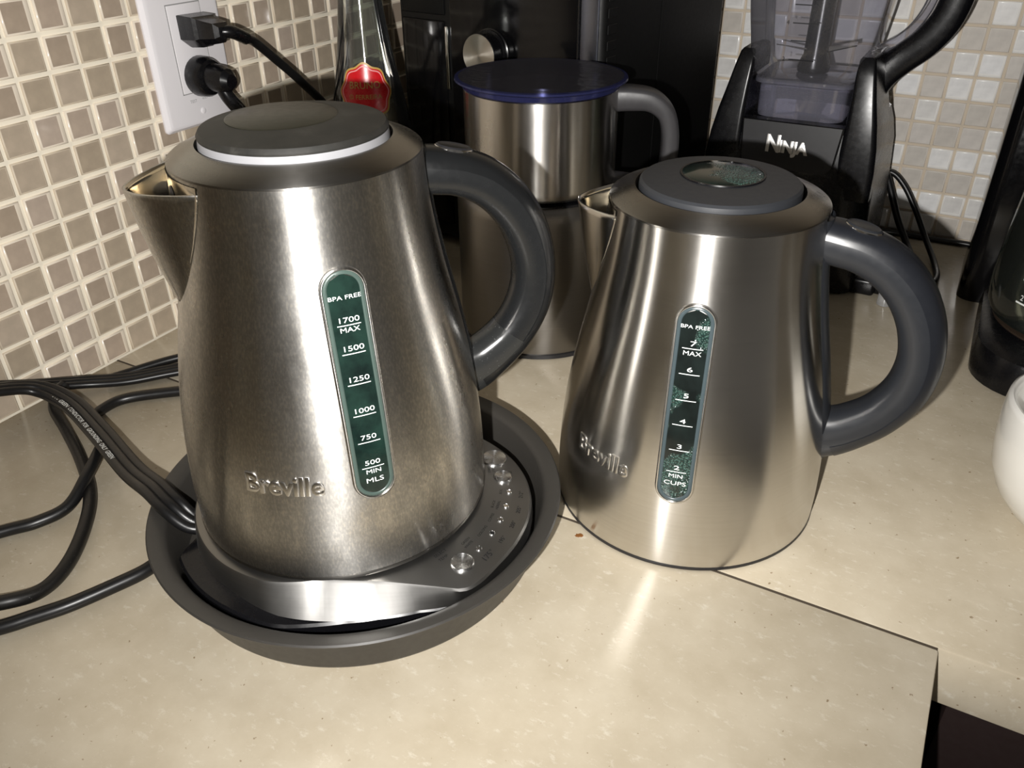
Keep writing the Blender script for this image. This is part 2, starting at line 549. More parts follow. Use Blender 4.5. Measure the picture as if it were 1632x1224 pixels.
# worktops and cabinets
tag(obj('countertop', box(0.12, 25.12, -118, -23.625, -1.55, 0, 0.05, 2), M['stone'], angle=30),
    'cream speckled stone worktop carrying the pan, its free end at lower right', 'worktop')
tag(obj('countertop', box(0.12, 118, -23.575, -0.12, -1.55, 0, 0.05, 2), M['stone'], angle=30),
    'cream speckled stone worktop along the back wall, beyond the thin joint', 'worktop')
tag(obj('joint_filler', box(0.12, 25.1, -23.63, -23.57, -1.5, -0.012), M['seam'], smooth=False),
    'thin dark filler line between the two cream worktop slabs', 'filler')
def cabinet(label, x0, x1, y0, y1, front):
    t = thing('base_cabinet', label, 'cabinet', ((x0 + x1) / 2, (y0 + y1) / 2, -36))
    cx, cy = (x0 + x1) / 2, (y0 + y1) / 2
    obj('carcass', box(x0 - cx, x1 - cx, y0 - cy, y1 - cy, 4, 34.4, 0.05, 1), M['dark_wood'], t, smooth=False)
    obj('plinth', box(x0 - cx + .5, x1 - cx - 2.5, y0 - cy + 2.5, y1 - cy - .5, 0.02, 4), M['black_matt'], t, smooth=False)
    n = 5
    for i in range(n):
        if front == 'y':
            a = x0 - cx + 0.1 + (x1 - x0 - .2) * i / n; b = x0 - cx + .1 + (x1 - x0 - .2) * (i + 1) / n - 0.12
            g = box(a, b, y0 - cy - 0.75, y0 - cy - 0.01, 4.2, 34.2, 0.06, 2)
            h = tube([(b - 1.2, y0 - cy - .8, 24), (b - 1.2, y0 - cy - 1.8, 24.3), (b - 1.2, y0 - cy - 1.8, 29.7), (b - 1.2, y0 - cy - .8, 30)], 0.2, 8, 3)
        else:
            a = y0 - cy + .1 + (y1 - y0 - .2) * i / n; b = y0 - cy + .1 + (y1 - y0 - .2) * (i + 1) / n - .12
            g = box(x1 - cx + 0.01, x1 - cx + .75, a, b, 4.2, 34.2, 0.06, 2)
            h = tube([(x1 - cx + .8, b - 1.2, 24), (x1 - cx + 1.8, b - 1.2, 24.3), (x1 - cx + 1.8, b - 1.2, 29.7), (x1 - cx + .8, b - 1.2, 30)], 0.2, 8, 3)
        d = obj('door', g, M['dark_wood'], t)
        obj('handle', h, M['chrome'], d)
cabinet('dark espresso brown base cabinet under the worktop with the pan', 0.2, 23.6, -117, -24.2, 'x')
cabinet('dark espresso brown base cabinet under the back wall worktop', 25.6, 117, -22.4, -0.2, 'y')

# ------------------------------------------------------------------ kettles
KZ = [0, .06, .5, 1, 1.5, 2, 2.5, 3, 3.5, 4, 4.5, 5, 5.5, 6, 6.5, 7, 7.45, 7.72]
KR = [3.19, 3.22, 3.235, 3.225, 3.205, 3.17, 3.12, 3.055, 2.975, 2.88, 2.775, 2.665, 2.56, 2.47, 2.39, 2.34, 2.31, 2.295]
def bodyr(z): return interp(z, KZ, KR)

def on_body(u, z, az0, off):
    """point of the kettle skin: u inches to the right of azimuth az0 seen from outside, height z, lifted by off"""
    R = bodyr(z)
    a = az0 + u / R
    return ((R + off) * cos(a), (R + off) * sin(a), z)

def stadium_ring(w, zc, hl, d, n=20):
    """outline of a stadium, half width w+d, half length hl+d"""
    P = []
    L = hl - w
    for k in range(n + 1):
        a = pi * k / n
        P.append(((w + d) * cos(a), zc + L + (w + d) * sin(a)))
    for k in range(1, 8): P.append((-(w + d), zc + L - 2 * L * k / 8))
    for k in range(n + 1):
        a = pi + pi * k / n
        P.append(((w + d) * cos(a), zc - L + (w + d) * sin(a)))
    for k in range(1, 8): P.append(((w + d), zc - L + 2 * L * k / 8))
    return P

def kettle(loc, rotz, label, old):
    t = thing('electric_kettle', label, 'kettle', loc, rotz, 'electric kettles')
    ms = M['steel_worn'] if old else M['steel']
    # body, with a dark foot ring
    prof = []
    for i in range(57):
        z = 0.06 + (7.72 - 0.06) * i / 56
        prof.append((bodyr(z), z))
    # smooth the profile a little
    for _ in range(3):
        prof = [prof[0]] + [((prof[i - 1][0] + prof[i][0] * 2 + prof[i + 1][0]) / 4, prof[i][1]) for i in range(1, len(prof) - 1)] + [prof[-1]]
    body = obj('body', lathe([(3.0, 0.10)] + [(r, max(z, .105)) for r, z in prof], 128, True, False), ms, t, angle=50)
    obj('foot_ring', lathe([(3.12, 0.0), (3.225, 0.015), (3.238, 0.05), (3.225, 0.10), (3.1, 0.102)], 96), M['steel_ring'] if old else M['charcoal'], body)
    # steel shoulder ring
    obj('shoulder_ring', lathe([(2.275, 7.70), (2.30, 7.725), (2.295, 7.76), (2.245, 7.80), (1.83, 7.985), (1.77, 7.99), (1.75, 7.90), (1.75, 7.6)], 128, False, False), M['steel_ring'], t, angle=30)
    # lid
    if old:
        lid = obj('lid', lathe([(1.67, 7.6), (1.71, 7.80), (1.715, 7.97), (1.69, 8.13), (1.64, 8.17)], 96, True, False), M['lid_white'], t, 'white side of the lid with a stained dark top')
        obj('lid_top', lathe([(1.70, 8.10), (1.71, 8.14), (1.68, 8.19), (1.66, 8.22), (1.3, 8.27), (0.8, 8.30), (0.02, 8.31)], 96, False, True), M['lid_stained'], lid)
        obj('lid_window', lathe([(1.02, 8.17), (1.02, 8.295), (0.98, 8.315), (0.02, 8.325)], 64, False, True, (-0.16, 0.28)), M['lid_smudge'], lid)
    else:
        lid = obj('lid', lathe([(1.66, 7.6), (1.69, 7.80), (1.695, 7.97), (1.68, 8.07), (1.63, 8.12), (1.3, 8.15), (0.02, 8.16)], 96, True, True), M['lid_grey'], t, 'matt grey plastic lid')
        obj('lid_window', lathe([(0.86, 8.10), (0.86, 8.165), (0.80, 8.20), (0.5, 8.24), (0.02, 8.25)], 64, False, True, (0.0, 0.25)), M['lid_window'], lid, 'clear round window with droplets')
        obj('window_ring', lathe([(0.85, 8.10), (0.85, 8.185), (0.89, 8.185), (0.90, 8.14), (0.90, 8.10)], 64, False, False, (0.0, 0.25)), M['black'], lid)
    # spout
    rows = []
    NU, NTT = 18, 33
    for i in range(NU + 1):
        u = i / NU
        zr = 5.12 + u * 2.44
        al = radians(41) * (u ** 0.46 if u > 0 else 0.0) + 0.002
        row = []
        for j in range(NTT):
            w = -1 + 2 * j / (NTT - 1)
            R = bodyr(zr) - 0.02 - 0.07 * abs(w) ** 10
            nose = 2.62 + 0.47 * u + 0.05 * sin(pi * u)
            xr = R * cos(al)
            k = 1 - (abs(w) ** 1.75)
            x = -(xr + (nose - xr) * k)
            y = R * sin(al) * (w if abs(w) < .999 else w)
            z = zr - 0.17 * u * k
            row.append((x, y, z))
        rows.append(row)
    sp = obj('spout', grid(rows), [ms, M['mirror_gold'] if old else M['mirror']], t, angle=60)
    so = sp.modifiers.new('thickness', 'SOLIDIFY'); so.thickness = 0.05 * S; so.offset = -1; so.material_offset = 1; so.material_offset_rim = 0
    # make the skin normals point outwards (away from the axis)
    bm = bmesh.new(); bm.from_mesh(sp.data)
    f = min(bm.faces, key=lambda f: f.calc_center_median().x)
    if f.normal.x > 0: bmesh.ops.reverse_faces(bm, faces=bm.faces)
    bm.to_mesh(sp.data); bm.free()
    # filter plate with round holes behind the spout
    fr = []
    for i in range(7):
        z = 6.0 + 1.66 * i / 6
        hf = radians(41) * ((min(z, 7.45) - 5.12) / 2.44) ** 0.46 - radians(3.5)
        fr.append([((bodyr(z) + .02) * cos(pi + hf * (-1 + j / 8)), (bodyr(z) + .02) * sin(pi + hf * (-1 + j / 8)), z) for j in range(17)])
    fl = obj('spout_filter', grid(fr), M['mirror_gold'] if old else M['mirror'], t)
    for (az, z) in [(-28, 7.30), (-14, 7.36), (0, 7.30), (14, 7.36), (28, 7.30), (-20, 6.98), (-6, 6.96), (8, 6.98), (21, 6.98), (-13, 6.60), (1, 6.60), (14, 6.60)]:
        V = [on_body(0.15 * cos(2 * pi * k / 16), z + 0.15 * sin(2 * pi * k / 16), pi + radians(az), 0.03) for k in range(16)]
        obj('filter_hole', (V, [tuple(range(16))]), M['hole'], fl)
    # handle: swept loop with a rounded section
    mh = M['dark_handle'] if old else M['grey_plastic']
    cl = [(2.05, 7.12, .46, .42), (2.55, 7.06, .47, .47), (3.05, 6.96, .47, .49), (3.62, 6.68, .48, .50), (4.14, 6.16, .48, .50), (4.50, 5.46, .475, .50), (4.65, 4.66, .46, .49),
          (4.54, 3.88, .47, .48), (4.14, 3.18, .48, .48), (3.60, 2.70, .53, .48), (3.20, 2.47, .60, .47), (2.95, 2.38, .63, .45)]
    C4 = catmull([(a, b, 0) for a, b, c, d in cl], 6)
    W4 = catmull([(c, d, 0) for a, b, c, d in cl], 6)
    rows = []
    for i, p in enumerate(C4):
        tg = (C4[min(i + 1, len(C4) - 1)] - C4[max(i - 1, 0)]).normalized()
        nr = Vector((-tg.y, tg.x, 0))
        row = []
        for j in range(28):
            a = 2 * pi * j / 28
            ca, sa = cos(a), sin(a)
            q = 0.82
            cx = math.copysign(abs(ca) ** q, ca) * W4[i].x
            cy = math.copysign(abs(sa) ** q, sa) * W4[i].y
            row.append((p.x + nr.x * cx, cy, p.y + nr.y * cx))
        rows.append(row)
    h = obj('handle', grid(rows, True, True, True), mh, t, angle=50)
    js = [22, 23, 24, 25, 26, 27, 0, 1, 2, 3, 4, 5, 6]
    cover = []
    for i, r in enumerate(rows[2:-6]):
        c = C4[i + 2]
        cover.append([(c.x + (r[j][0] - c.x) * 1.028, r[j][1] * 1.028, c.y + (r[j][2] - c.y) * 1.028) for j in js])
    obj('handle_cover', grid(cover), M['cover_old'] if old else M['cover_grey'], h, 'darker outer strip of the handle', angle=60)
    if old:
        worn = [[((C4[i].x + (p[0] - C4[i].x) * 1.02), p[1] * 1.02, C4[i].y + (p[2] - C4[i].y) * 1.02) for p in rows[i]] for i in range(len(rows) - 19, len(rows) - 3)]
        obj('worn_patch', grid(worn, True), plain('scuffed glossy patch', srgb(40, 41, 41), 0.2, fleck=0.12), h, 'scuffed glossy patch at the foot of the handle', angle=60)
    # spine that carries the handle down the body
    sr = []
    for i in range(25):
        z = 1.78 + (7.62 - 1.78) * i / 24
        hw = radians(11.5) * (0.25 + 0.75 * min(1, (z - 1.70) / 1.2))
        row = []
        for j in range(13):
            w = -1 + j / 6
            row.append(((bodyr(z) - .03 + 0.12 * (1 - abs(w) ** 3)) * cos(hw * w), (bodyr(z) - .03 + 0.12 * (1 - abs(w) ** 3)) * sin(hw * w), z))
        sr.append(row)
    obj('handle_spine', grid(sr), mh, t, angle=50)
    # lid release button on the shoulder of the handle
    bt = [[(2.98 + .36 * k * cos(2 * pi * j / 24), .27 * k * sin(2 * pi * j / 24), 7.40 + dz - 0.22 * k * .36 * cos(2 * pi * j / 24)) for j in range(24)] for k, dz in ((1.0, -.02), (1.0, .07), (.9, .10), (.8, .085))]
    b = obj('release_button', grid(bt, True, True, True), M['charcoal'] if old else M['grey_plastic'], t)
    rg = [[(2.98 + .36 * k * cos(2 * pi * j / 24), .27 * k * sin(2 * pi * j / 24), 7.40 + dz - 0.22 * k * .36 * cos(2 * pi * j / 24)) for j in range(24)] for k, dz in ((1.07, -.03), (1.07, .05), (1.02, .068), (1.0, .05))]
    obj('button_ring', grid(rg, True), M['chrome'], b)
    # water gauge
    AZ = radians(-85.6)
    zc, hl, w = 4.13, 2.16, 0.34
    def gring(d, off): return [on_body(x, z, AZ, off) for x, z in stadium_ring(w, zc, hl, d)]
    g = obj('water_gauge', grid([gring(.09, -.01), gring(.075, .03), gring(.04, .045), gring(.025, .04), gring(.02, .01)], True), ms, t, angle=70)
    obj('gauge_rim', grid([gring(.02, .01), gring(.0, .028), gring(-.045, .028), gring(-.055, .008)], True), M['gauge_rim_light'] if old else M['gauge_rim_dark'], g, angle=70)
    wr = []
    hw0, L0 = w - .045, hl - w
    for i in range(41):
        v = -1 + 2 * i / 40
        z = v * (L0 + hw0)
        e = max(abs(z) - L0, 0)
        hw = sqrt(max(hw0 * hw0 - e * e, 1e-4))
        wr.append([on_body(hw * (-1 + j / 4), zc + z, AZ, .011) for j in range(9)])
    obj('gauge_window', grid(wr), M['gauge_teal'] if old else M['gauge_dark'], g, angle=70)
    if old:
        items = [('BPA FREE', 5.83, .105, 1.25), ('1700', 5.43, .135, 1.35), ('MAX', 5.255, .125, 1.2), ('1500', 4.92, .135, 1.35), ('1250', 4.35, .135, 1.35), ('1000', 3.75, .135, 1.35),
                 ('750', 3.21, .135, 1.35), ('500', 2.68, .135, 1.35), ('MIN', 2.49, .125, 1.2), ('MLS', 2.30, .14, 1.3)]
        lines = [5.34, 4.825, 4.255, 3.655, 3.11, 2.58]
    else:
        items = [('BPA FREE', 5.88, .105, 1.25), ('7', 5.53, .15, 1.7), ('MAX', 5.33, .13, 1.2), ('6', 4.99, .14, 1.7), ('5', 4.43, .14, 1.7), ('4', 3.87, .14, 1.7),
                 ('3', 3.29, .14, 1.7), ('2', 2.78, .14, 1.7), ('MIN', 2.58, .13, 1.2), ('CUPS', 2.40, .14, 1.3)]
        lines = [5.43, 4.89, 4.33, 3.78, 3.20, 2.685]
    tx = merge_text([(s, 0, z, sz, wd * 1.12) for s, z, sz, wd in items])
    V, F = join(tx, *[bar(-.21, .21, z - .008, z + .008) for z in lines])
    obj('gauge_marks', ([on_body(x, z, AZ, .014 + q) for x, z, q in V], F), M['white_print'], g, smooth=False)
    # raised lettering on the skin
    V, F = text_geo('Breville', 0.56, 0.92, 0.014, 0.008, 0.012)
    az = radians(-117.0 if old else -119.5)
    obj('raised_lettering', ([on_body(x, y + (2.33 if old else 2.36), az, q + 0.002) for x, y, q in V], F), M['steel'], t, angle=40)
    return t

kettle((12.29, -26.52, 1.62), radians(49), 'worn brushed steel kettle on the power base in the dark pan', True)
kettle((18.68, -20.90, 0.0), radians(7.5), 'clean brushed steel kettle with grey lid standing directly on the worktop', False)

# ------------------------------------------------------------------ pan and power base
PAN = (12.46, -26.30)
tag(obj('cake_pan', lathe([(4.05, 0.0), (4.16, 0.03), (4.21, 0.12), (4.39, 1.10), (4.44, 1.19), (4.52, 1.235), (4.67, 1.245), (4.74, 1.27), (4.755, 1.31), (4.725, 1.345),
                           (4.63, 1.345), (4.49, 1.31), (4.40, 1.28), (4.33, 1.20), (4.12, 0.16), (4.02, 0.09)], 144), None or plain('dark nonstick pan', (0.034, 0.0315, 0.028, 1), 0.42, 0.0, 0, 0.5, fleck=0.03),
        None, loc=(PAN[0], PAN[1], 0), angle=40),
    'round dark grey metal cake pan under the worn kettle', 'pan')

def spun(name, axis, col, rough):
    t = NT(name); t.b.inputs['Metallic'].default_value = 1; t.b.inputs['Base Color'].default_value = col; t.b.inputs['Roughness'].default_value = rough
    t.b.inputs['Anisotropic'].default_value = .85; t.b.inputs['Anisotropic Rotation'].default_value = .25
    tg = t.node('ShaderNodeTangent', direction_type='RADIAL', axis=axis); t.link(tg, 'Tangent', t.b, 'Tangent')
    n = t.noise(t.coords('Object'), 400, 2); r = t.ramp(n, 'Fac', [(.3, (rough - .04,) * 3), (.7, (rough + .04,) * 3)]); t.link(r, 'Color', t.b, 'Roughness')
    return t.m
M['spun_z'] = spun('spun steel button', 'Z', (.62, .62, .62, 1), .28)
M['spun_y'] = spun('spun aluminium', 'Y', (.80, .76, .68, 1), .32)
pb = thing('kettle_stand', 'steel and black kettle power base sitting inside the dark pan', 'kettle stand', (12.24, -26.55, 0.10))
CH = radians(-63.9)                              # the straight front lip: a chord 3.08 from the axis
def base_r(a):
    """outer radius of the base plate at azimuth a (degrees), relative to the kettle axis"""
    if -61 <= a <= -18.0: return 3.08 / cos(radians(a) - CH)
    pts = [(-180, 3.34), (-100, 3.34), (-80, 3.30), (-61, 3.09), (-18.0, 4.42), (-14, 4.44), (-6, 4.40), (4, 4.42), (14, 4.42), (24, 4.38), (34, 4.26), (44, 4.08), (54, 3.80), (64, 3.52), (74, 3.40), (180, 3.34)]
    return interp(a, [p[0] for p in pts], [p[1] for p in pts])
def band_r(a):
    """foot of the steel band below the lip"""
    pts = [(-180, 3.40), (-130, 3.42), (-100, 3.46), (-78, 3.58), (-62, 3.64), (-42, 3.76), (-30, 3.95), (-23, 4.18), (-18, 4.44), (-14, 4.46), (-6, 4.44), (4, 4.46), (14, 4.46), (24, 4.42), (34, 4.30), (44, 4.12), (54, 3.85), (64, 3.58), (74, 3.46), (180, 3.40)]
    return max(interp(a, [p[0] for p in pts], [p[1] for p in pts]), base_r(a) + .02)
N = 240
AZS = [-180 + 360 * k / N for k in range(N)]
def brow(fr, fz):
    out = []
    for a in AZS:                              # keep clear of the pan wall
        x, y, z = fr(a) * cos(radians(a)), fr(a) * sin(radians(a)), fz(a)
        dx, dy = x - .22, y - .25
        k = min(1.0, (4.05 + .18 * max(z, 0) + (.04 if z > 1.2 else 0)) / max(sqrt(dx * dx + dy * dy), .01))
        out.append((.22 + dx * k, .25 + dy * k, z))
    return out
def ctrl(a): return max(0, min(1, (base_r(a) - 3.42) / 0.9))
sm = lambda a: sum(base_r(max(-179.9, min(179.9, a + d))) for d in (-2, -1, 0, 1, 2)) / 5
rows = [brow(lambda a: 2.5, lambda a: 1.44), brow(lambda a: min(3.0, sm(a) - .12), lambda a: 1.44),
        brow(lambda a: sm(a) - .07, lambda a: 1.42 - .14 * ctrl(a)), brow(lambda a: sm(a) - .02, lambda a: 1.405 - .14 * ctrl(a)), brow(lambda a: sm(a) + .02, lambda a: 1.35 - .14 * ctrl(a)),
        brow(lambda a: band_r(a), lambda a: .84)]
obj('base_plate', grid(rows, True, True, True), M['steel_dark'], pb, 'brushed steel top with a control strip at its right', angle=28)
def flange(a): return max(0, min(1, (a + 132) / 10, (-52 - a) / 22))
foot = lambda a: max(band_r(a) - .02, band_r(a) + (3.86 - band_r(a)) * flange(a))
fz = lambda a: .82 + .10 * flange(a) * max(0, min(1, (-70 - a) / 20))
rows = [brow(lambda a: foot(a) - .1, lambda a: .0), brow(foot, lambda a: .04), brow(foot, lambda a: fz(a) - .05), brow(lambda a: foot(a) - .05, fz), brow(lambda a: 3.0, fz)]
obj('base_foot', grid(rows, True, True, True), M['black'], pb, 'black plastic underside', angle=40)
def on_plate(r, a, lift=0.0):
    k = max(0, min(1, (r - 3.0) / (sm(a) - .07 - 3.0)))
    return (r * cos(radians(a)), r * sin(radians(a)), 1.44 + (1.42 - .14 * ctrl(a) - 1.44) * k + lift)
def disc_at(r, a, rad, h=0.05, n=32):
    p = on_plate(r, a)
    return [[(p[0] + q * cos(2 * pi * j / n), p[1] + q * sin(2 * pi * j / n), p[2] + z - 0.04 * q * cos(2 * pi * j / n - radians(a))) for j in range(n)] for q, z in ((rad, -.03), (rad, h * .8), (rad * .93, h), (rad * .86, h * .8), (.005, h * .8))]
for (r, a, rad) in ((3.86, -12.5, .25), (3.62, 44.5, .31), (3.72, 33, .22)):
    obj('button', grid(disc_at(r, a, rad), True, True, True), M['spun_z'], pb, 'round polished button')
for k, a in enumerate((-4.5, 3.5, 10.5, 17.5, 25)):
    led = obj('indicator_light', grid(disc_at(3.87, a, .065, .03, 16), True, True, True), M['chrome'], pb)
PANEL = [('175°', 4.13, -5.0, .19), ('195°', 4.14, 2.7, .13), ('200°', 4.17, 10.2, .13), ('205°', 4.17, 17.2, .13), ('212°', 4.15, 24.5, .13),
         ('GREEN', 3.52, -4.6, .085), ('WHITE', 3.63, -5.2, .085), ('OOLONG', 3.66, 2.8, .085), ('COFFEE', 3.66, 10.2, .085), ('BLACK', 3.58, 17.2, .085), ('HERBAL', 3.69, 17.2, .085),
         ('BOIL', 3.68, 24.6, .085), ('SELECT', 3.36, -15.0, .10), ('TEMP', 3.50, -15.6, .10), ('START', 3.42, 37.5, .08), ('STOP', 3.52, 37.5, .08), ('HOLD', 3.92, 35, .08)]
gs = []
for s, r, a, sz in PANEL:
    V, F = text_geo(s, sz, 1.0)
    ar = radians(a)
    er = Vector((cos(ar), sin(ar), 0)); et = Vector((-sin(ar), cos(ar), 0))
    o0 = Vector(on_plate(r, a))
    P = []
    for x, y, z in V:
        q = o0 + et * x - er * y            # reads along the rim, its foot pointing outwards
        rr = sqrt(q.x ** 2 + q.y ** 2); aa = math.degrees(atan2(q.y, q.x))
        P.append(on_plate(rr, aa, 0.008))
    gs.append((P, F))
obj('panel_lettering', join(*gs), M['black_print'], pb, smooth=False)

# ------------------------------------------------------------------ outlet and plugs
op = thing('outlet_plate', 'white wall outlet plate with two plugs on the left tiled wall', 'outlet', (0.09, -18.13, 8.86))
pl = [[(x, y, z) for y, z in rsquare(1.53 - i, 2.44 - i, .12, 5)] for x, i in ((0.0, 0), (0.06, 0), (0.19, .10), (0.22, .17))]
obj('plate', grid(pl, True, True, True), M['white_plastic'], op, angle=25)
obj('receptacle', box(0.2, .255, -.66, .66, -1.32, 1.32, .02, 2), M['white_plastic'], op)
obj('receptacle_gap', box(0.2, .226, -.69, .69, -1.35, 1.35), M['grey_print'], op, smooth=False)
for z in (-1.96, 1.96):
    sc = [[(x, .1 * k * cos(2 * pi * j / 20), z + .1 * k * sin(2 * pi * j / 20)) for j in range(20)] for x, k in ((.2, 1), (.235, 1), (.25, .75), (.25, .05))]
    obj('screw', grid(sc, True, True, True), M['white_plastic'], op)
tx = merge_text([('TEST', -.32, -1.52, .13, 1.0), ('RESET', .18, -1.50, .09, 1.0)])
obj('receptacle_print', ([(.224, x, y - .08) for x, y, z in tx[0]], tx[1]), M['grey_print'], op, smooth=False)

def plug_loft(secs):
    return grid([[(x, y, z) for y, z in pts] for x, pts in secs], True, True, True)
pc = thing('power_cable', 'black power cord with square plug in the upper outlet, running behind the bottle', 'cord', (0.36, -18.0, 9.40))
hexa = lambda w, h, t=1.0: [(-w, h), (w, h * .95), (w, -h * .55), (w * .45, -h), (-w * .35, -h), (-w, -h * .45)]
body = plug_loft([(0.0, hexa(.50, .48)), (.10, hexa(.52, .50)), (.62, hexa(.48, .46)), (.70, hexa(.38, .40)), (.95, hexa(.36, .36)), (1.30, hexa(.30, .30)), (1.42, hexa(.18, .18))])
obj('plug', body, M['black'], pc, angle=30)
cab = [(1.25, 0.05, .02), (1.45, .35, -.03), (1.35, .95, -.30), (1.2, 1.45, -.50), (1.14, 2.37, -1.21), (1.14, 3.45, -2.14), (1.14, 4.75, -3.48), (1.1, 5.3, -5.2), (.9, 5.9, -7.6), (.8, 6.6, -9.05), (.9, 8.2, -9.22)]
obj('lead', tube(cab, .155, 12), M['cable'], pc)
obj('strain_relief', tube(cab[:3], .2, 12, 6), M['black'], pc)
pc = thing('power_cable', 'black power cord with round plug in the lower outlet, dropping behind the worn kettle', 'cord', (0.36, -18.05, 8.00))
circ = lambda r, cy=0, cz=0, sy=1.0: [(cy + sy * r * cos(2 * pi * j / 28), cz + r * sin(2 * pi * j / 28)) for j in range(28)]
body = plug_loft([(0.0, circ(.62)), (.05, circ(.64)), (.42, circ(.61)), (.56, circ(.54)), (.60, circ(.44, .04)), (.95, circ(.42, .06, -.02)), (1.2, circ(.36, .08, -.05)), (1.34, circ(.22, .1, -.08))])
obj('plug', body, M['black'], pc, angle=30)
cab = [(.85, .05, -.2), (1.0, .15, -.62), (1.12, .40, -1.05), (1.2, .62, -1.5), (1.24, .80, -2.6), (1.1, .6, -5.5), (.9, .3, -7.3), (1.0, 1.0, -7.83), (1.6, 2.6, -7.84)]
obj('strain_relief', tube(cab[:4], .235, 12, 6), M['black'], pc)
obj('lead', tube(cab, .16, 12), M['cable'], pc)

# ------------------------------------------------------------------ cords on the worktop
rib = [(1.6, -40.0, .16), (1.0, -37.0, .25), (.8, -33.5, 1.3), (.75, -30.2, 2.0), (.72, -28.9, 1.72), (.80, -27.75, 1.36), (1.15, -26.88, 1.02), (2.30, -26.72, .78), (4.40, -27.36, .86), (6.90, -28.30, 1.16), (8.45, -28.80, 1.50), (9.25, -29.03, 1.50), (9.75, -28.98, 1.18), (10.0, -28.70, 0.98)]
RIB = catmull(rib, 8)
RIB0 = sum((RIB[i + 1] - RIB[i]).length for i in range(24))
kc = thing('ribbon_cable', 'ribbed flat black cord with white lettering arching into the pan', 'cord', (.75, -30.2, 0.0))
loc = lambda P: [(p[0] - .75, p[1] + 30.2, p[2]) for p in P]
obj('sheath', tube(loc(rib), .125, 12, 8, [(-.2, 0), (0, .02), (.2, 0)]), M['cable'], kc)
def along(geo, path, start, side, lift, flip=1):
    """wrap lettering along a path: x runs along it"""
    L = [0.0]
    for i in range(1, len(path)): L.append(L[-1] + (path[i] - path[i - 1]).length)
    out = []
    for x, y, z in geo[0]:
        d = min(max(start + x, 0.0), L[-1] - 1e-4)
        i = max(k for k in range(len(L)) if L[k] <= d)
        i = min(i, len(path) - 2)
        f = (d - L[i]) / max(L[i + 1] - L[i], 1e-6)
        p = path[i].lerp(path[i + 1], f)
        t = (path[i + 1] - path[i]).normalized()
        s = t.cross(Vector((0, 0, 1))).normalized(); u = s.cross(t)
        out.append(tuple(p + s * (side - y * flip) + u * lift))
    return out, geo[1]
tx = text_geo('- - -  GREEN  CONDUCTOR  FOR  GROUNDING  ONLY  GREEN', .165, 1.0)
x0 = min(v[0] for v in tx[0])
tx = ([(v[0] - x0, v[1], v[2]) for v in tx[0]], tx[1])
obj('cable_lettering', (loc(along(tx, RIB, RIB0 + 4.3, .20, .130)[0]), tx[1]), M['white_print'], kc, smooth=False)

def cord(label, pts, r, mat='cable', offs=None, name='power_cable'):
    x, y, z = pts[0]
    o = obj(name, tube([(a - x, b - y, c) for a, b, c in pts], r, 12, 8, offs), M[mat], None, loc=(x, y, 0))
    tag(o, label, 'cord')
    return o
cord('flat black ribbon cord along the foot of the left wall behind the arching cord',
     [(1.3, -38.5, .16), (.8, -35.0, .3), (.5, -32.0, 1.4), (.45, -29.0, 1.6), (.40, -27.6, 1.25), (.45, -26.5, .72), (.95, -25.35, .34), (1.75, -24.45, .20), (2.55, -23.45, .19), (3.6, -22.3, .19), (5.2, -21.2, .19)], .115, 'cable', [(-.19, 0), (0, .01), (.19, 0)])
cord('thin black cord nearest the wall tiles, emerging above the ribbon cord', [(1.10, -24.75, .16), (1.30, -24.25, .14), (1.55, -23.65, .14), (1.92, -22.90, .14), (2.6, -21.9, .14), (3.6, -20.6, .14)], .13)
cord('smooth black cord leaving the pan and running to the lower left edge', [(8.05, -27.5, .17), (8.2, -28.15, .17), (8.62, -28.95, .17), (9.0, -29.55, .17), (9.02, -30.0, .17), (8.78, -30.65, .17), (8.40, -31.49, .17), (8.0, -32.11, .17), (7.65, -32.62, .17), (6.6, -33.9, .17), (5.0, -36.0, .17), (3.2, -38.6, .17)], .165)
cord('dusty black cord bent into a wide bow on the worktop', [(1.0, -26.0, .62), (1.05, -26.35, .52), (1.35, -26.72, .26), (2.43, -27.17, .17), (3.97, -27.86, .17), (5.36, -28.63, .17), (6.34, -29.47, .17), (7.20, -30.57, .17), (7.52, -31.45, .20), (7.40, -32.15, .40), (6.6, -32.9, .46), (5.2, -33.8, .3), (3.6, -35.6, .17), (2.4, -38.4, .17)], .165, 'cable_dusty')
cord('black cord curling to the left edge between the dusty bow and the wall', [(1.9, -37.6, .16), (2.6, -34.8, .16), (3.8, -32.4, .16), (4.84, -30.75, .16), (5.31, -30.08, .16), (5.50, -29.35, .20), (5.20, -28.50, .46), (4.58, -27.60, .5), (4.10, -27.05, .40), (3.55, -27.02, .30), (3.05, -26.82, .22), (2.60, -26.40, .16), (2.45, -25.90, .16), (2.55, -25.3, .16), (3.2, -24.6, .16), (4.4, -23.6, .16)], .155)

# ------------------------------------------------------------------ milk frother
FX, FY = 11.22, -14.66
fr = thing('milk_frother', 'dull steel frother base under the covered steel jug', 'frother', (FX, FY, 0))
obj('body', lathe([(2.66, .16), (2.68, .22), (2.68, 4.6), (2.66, 4.85), (2.52, 5.02), (2.44, 5.05)], 96), M['base_steel'], fr)
obj('foot_ring', lathe([(2.64, 0), (2.71, .03), (2.71, .16), (2.66, .18)], 96), M['charcoal'], fr)
obj('deck', lathe([(2.43, 5.0), (2.43, 5.10), (2.1, 5.12), (.02, 5.12)], 64, False), M['black'], fr)
jg = thing('frothing_jug', 'steel jug with dark blue plastic lid standing on the frother base', 'jug', (FX, FY, 5.13))
obj('body', lathe([(2.18, .0), (2.30, .05), (2.36, .16), (2.37, .3), (2.37, 2.95), (2.34, 2.98), (2.31, 2.95), (2.31, .3), (2.2, .12)], 96), M['jug_steel'], jg)
ha = radians(24)                                 # direction of the handle
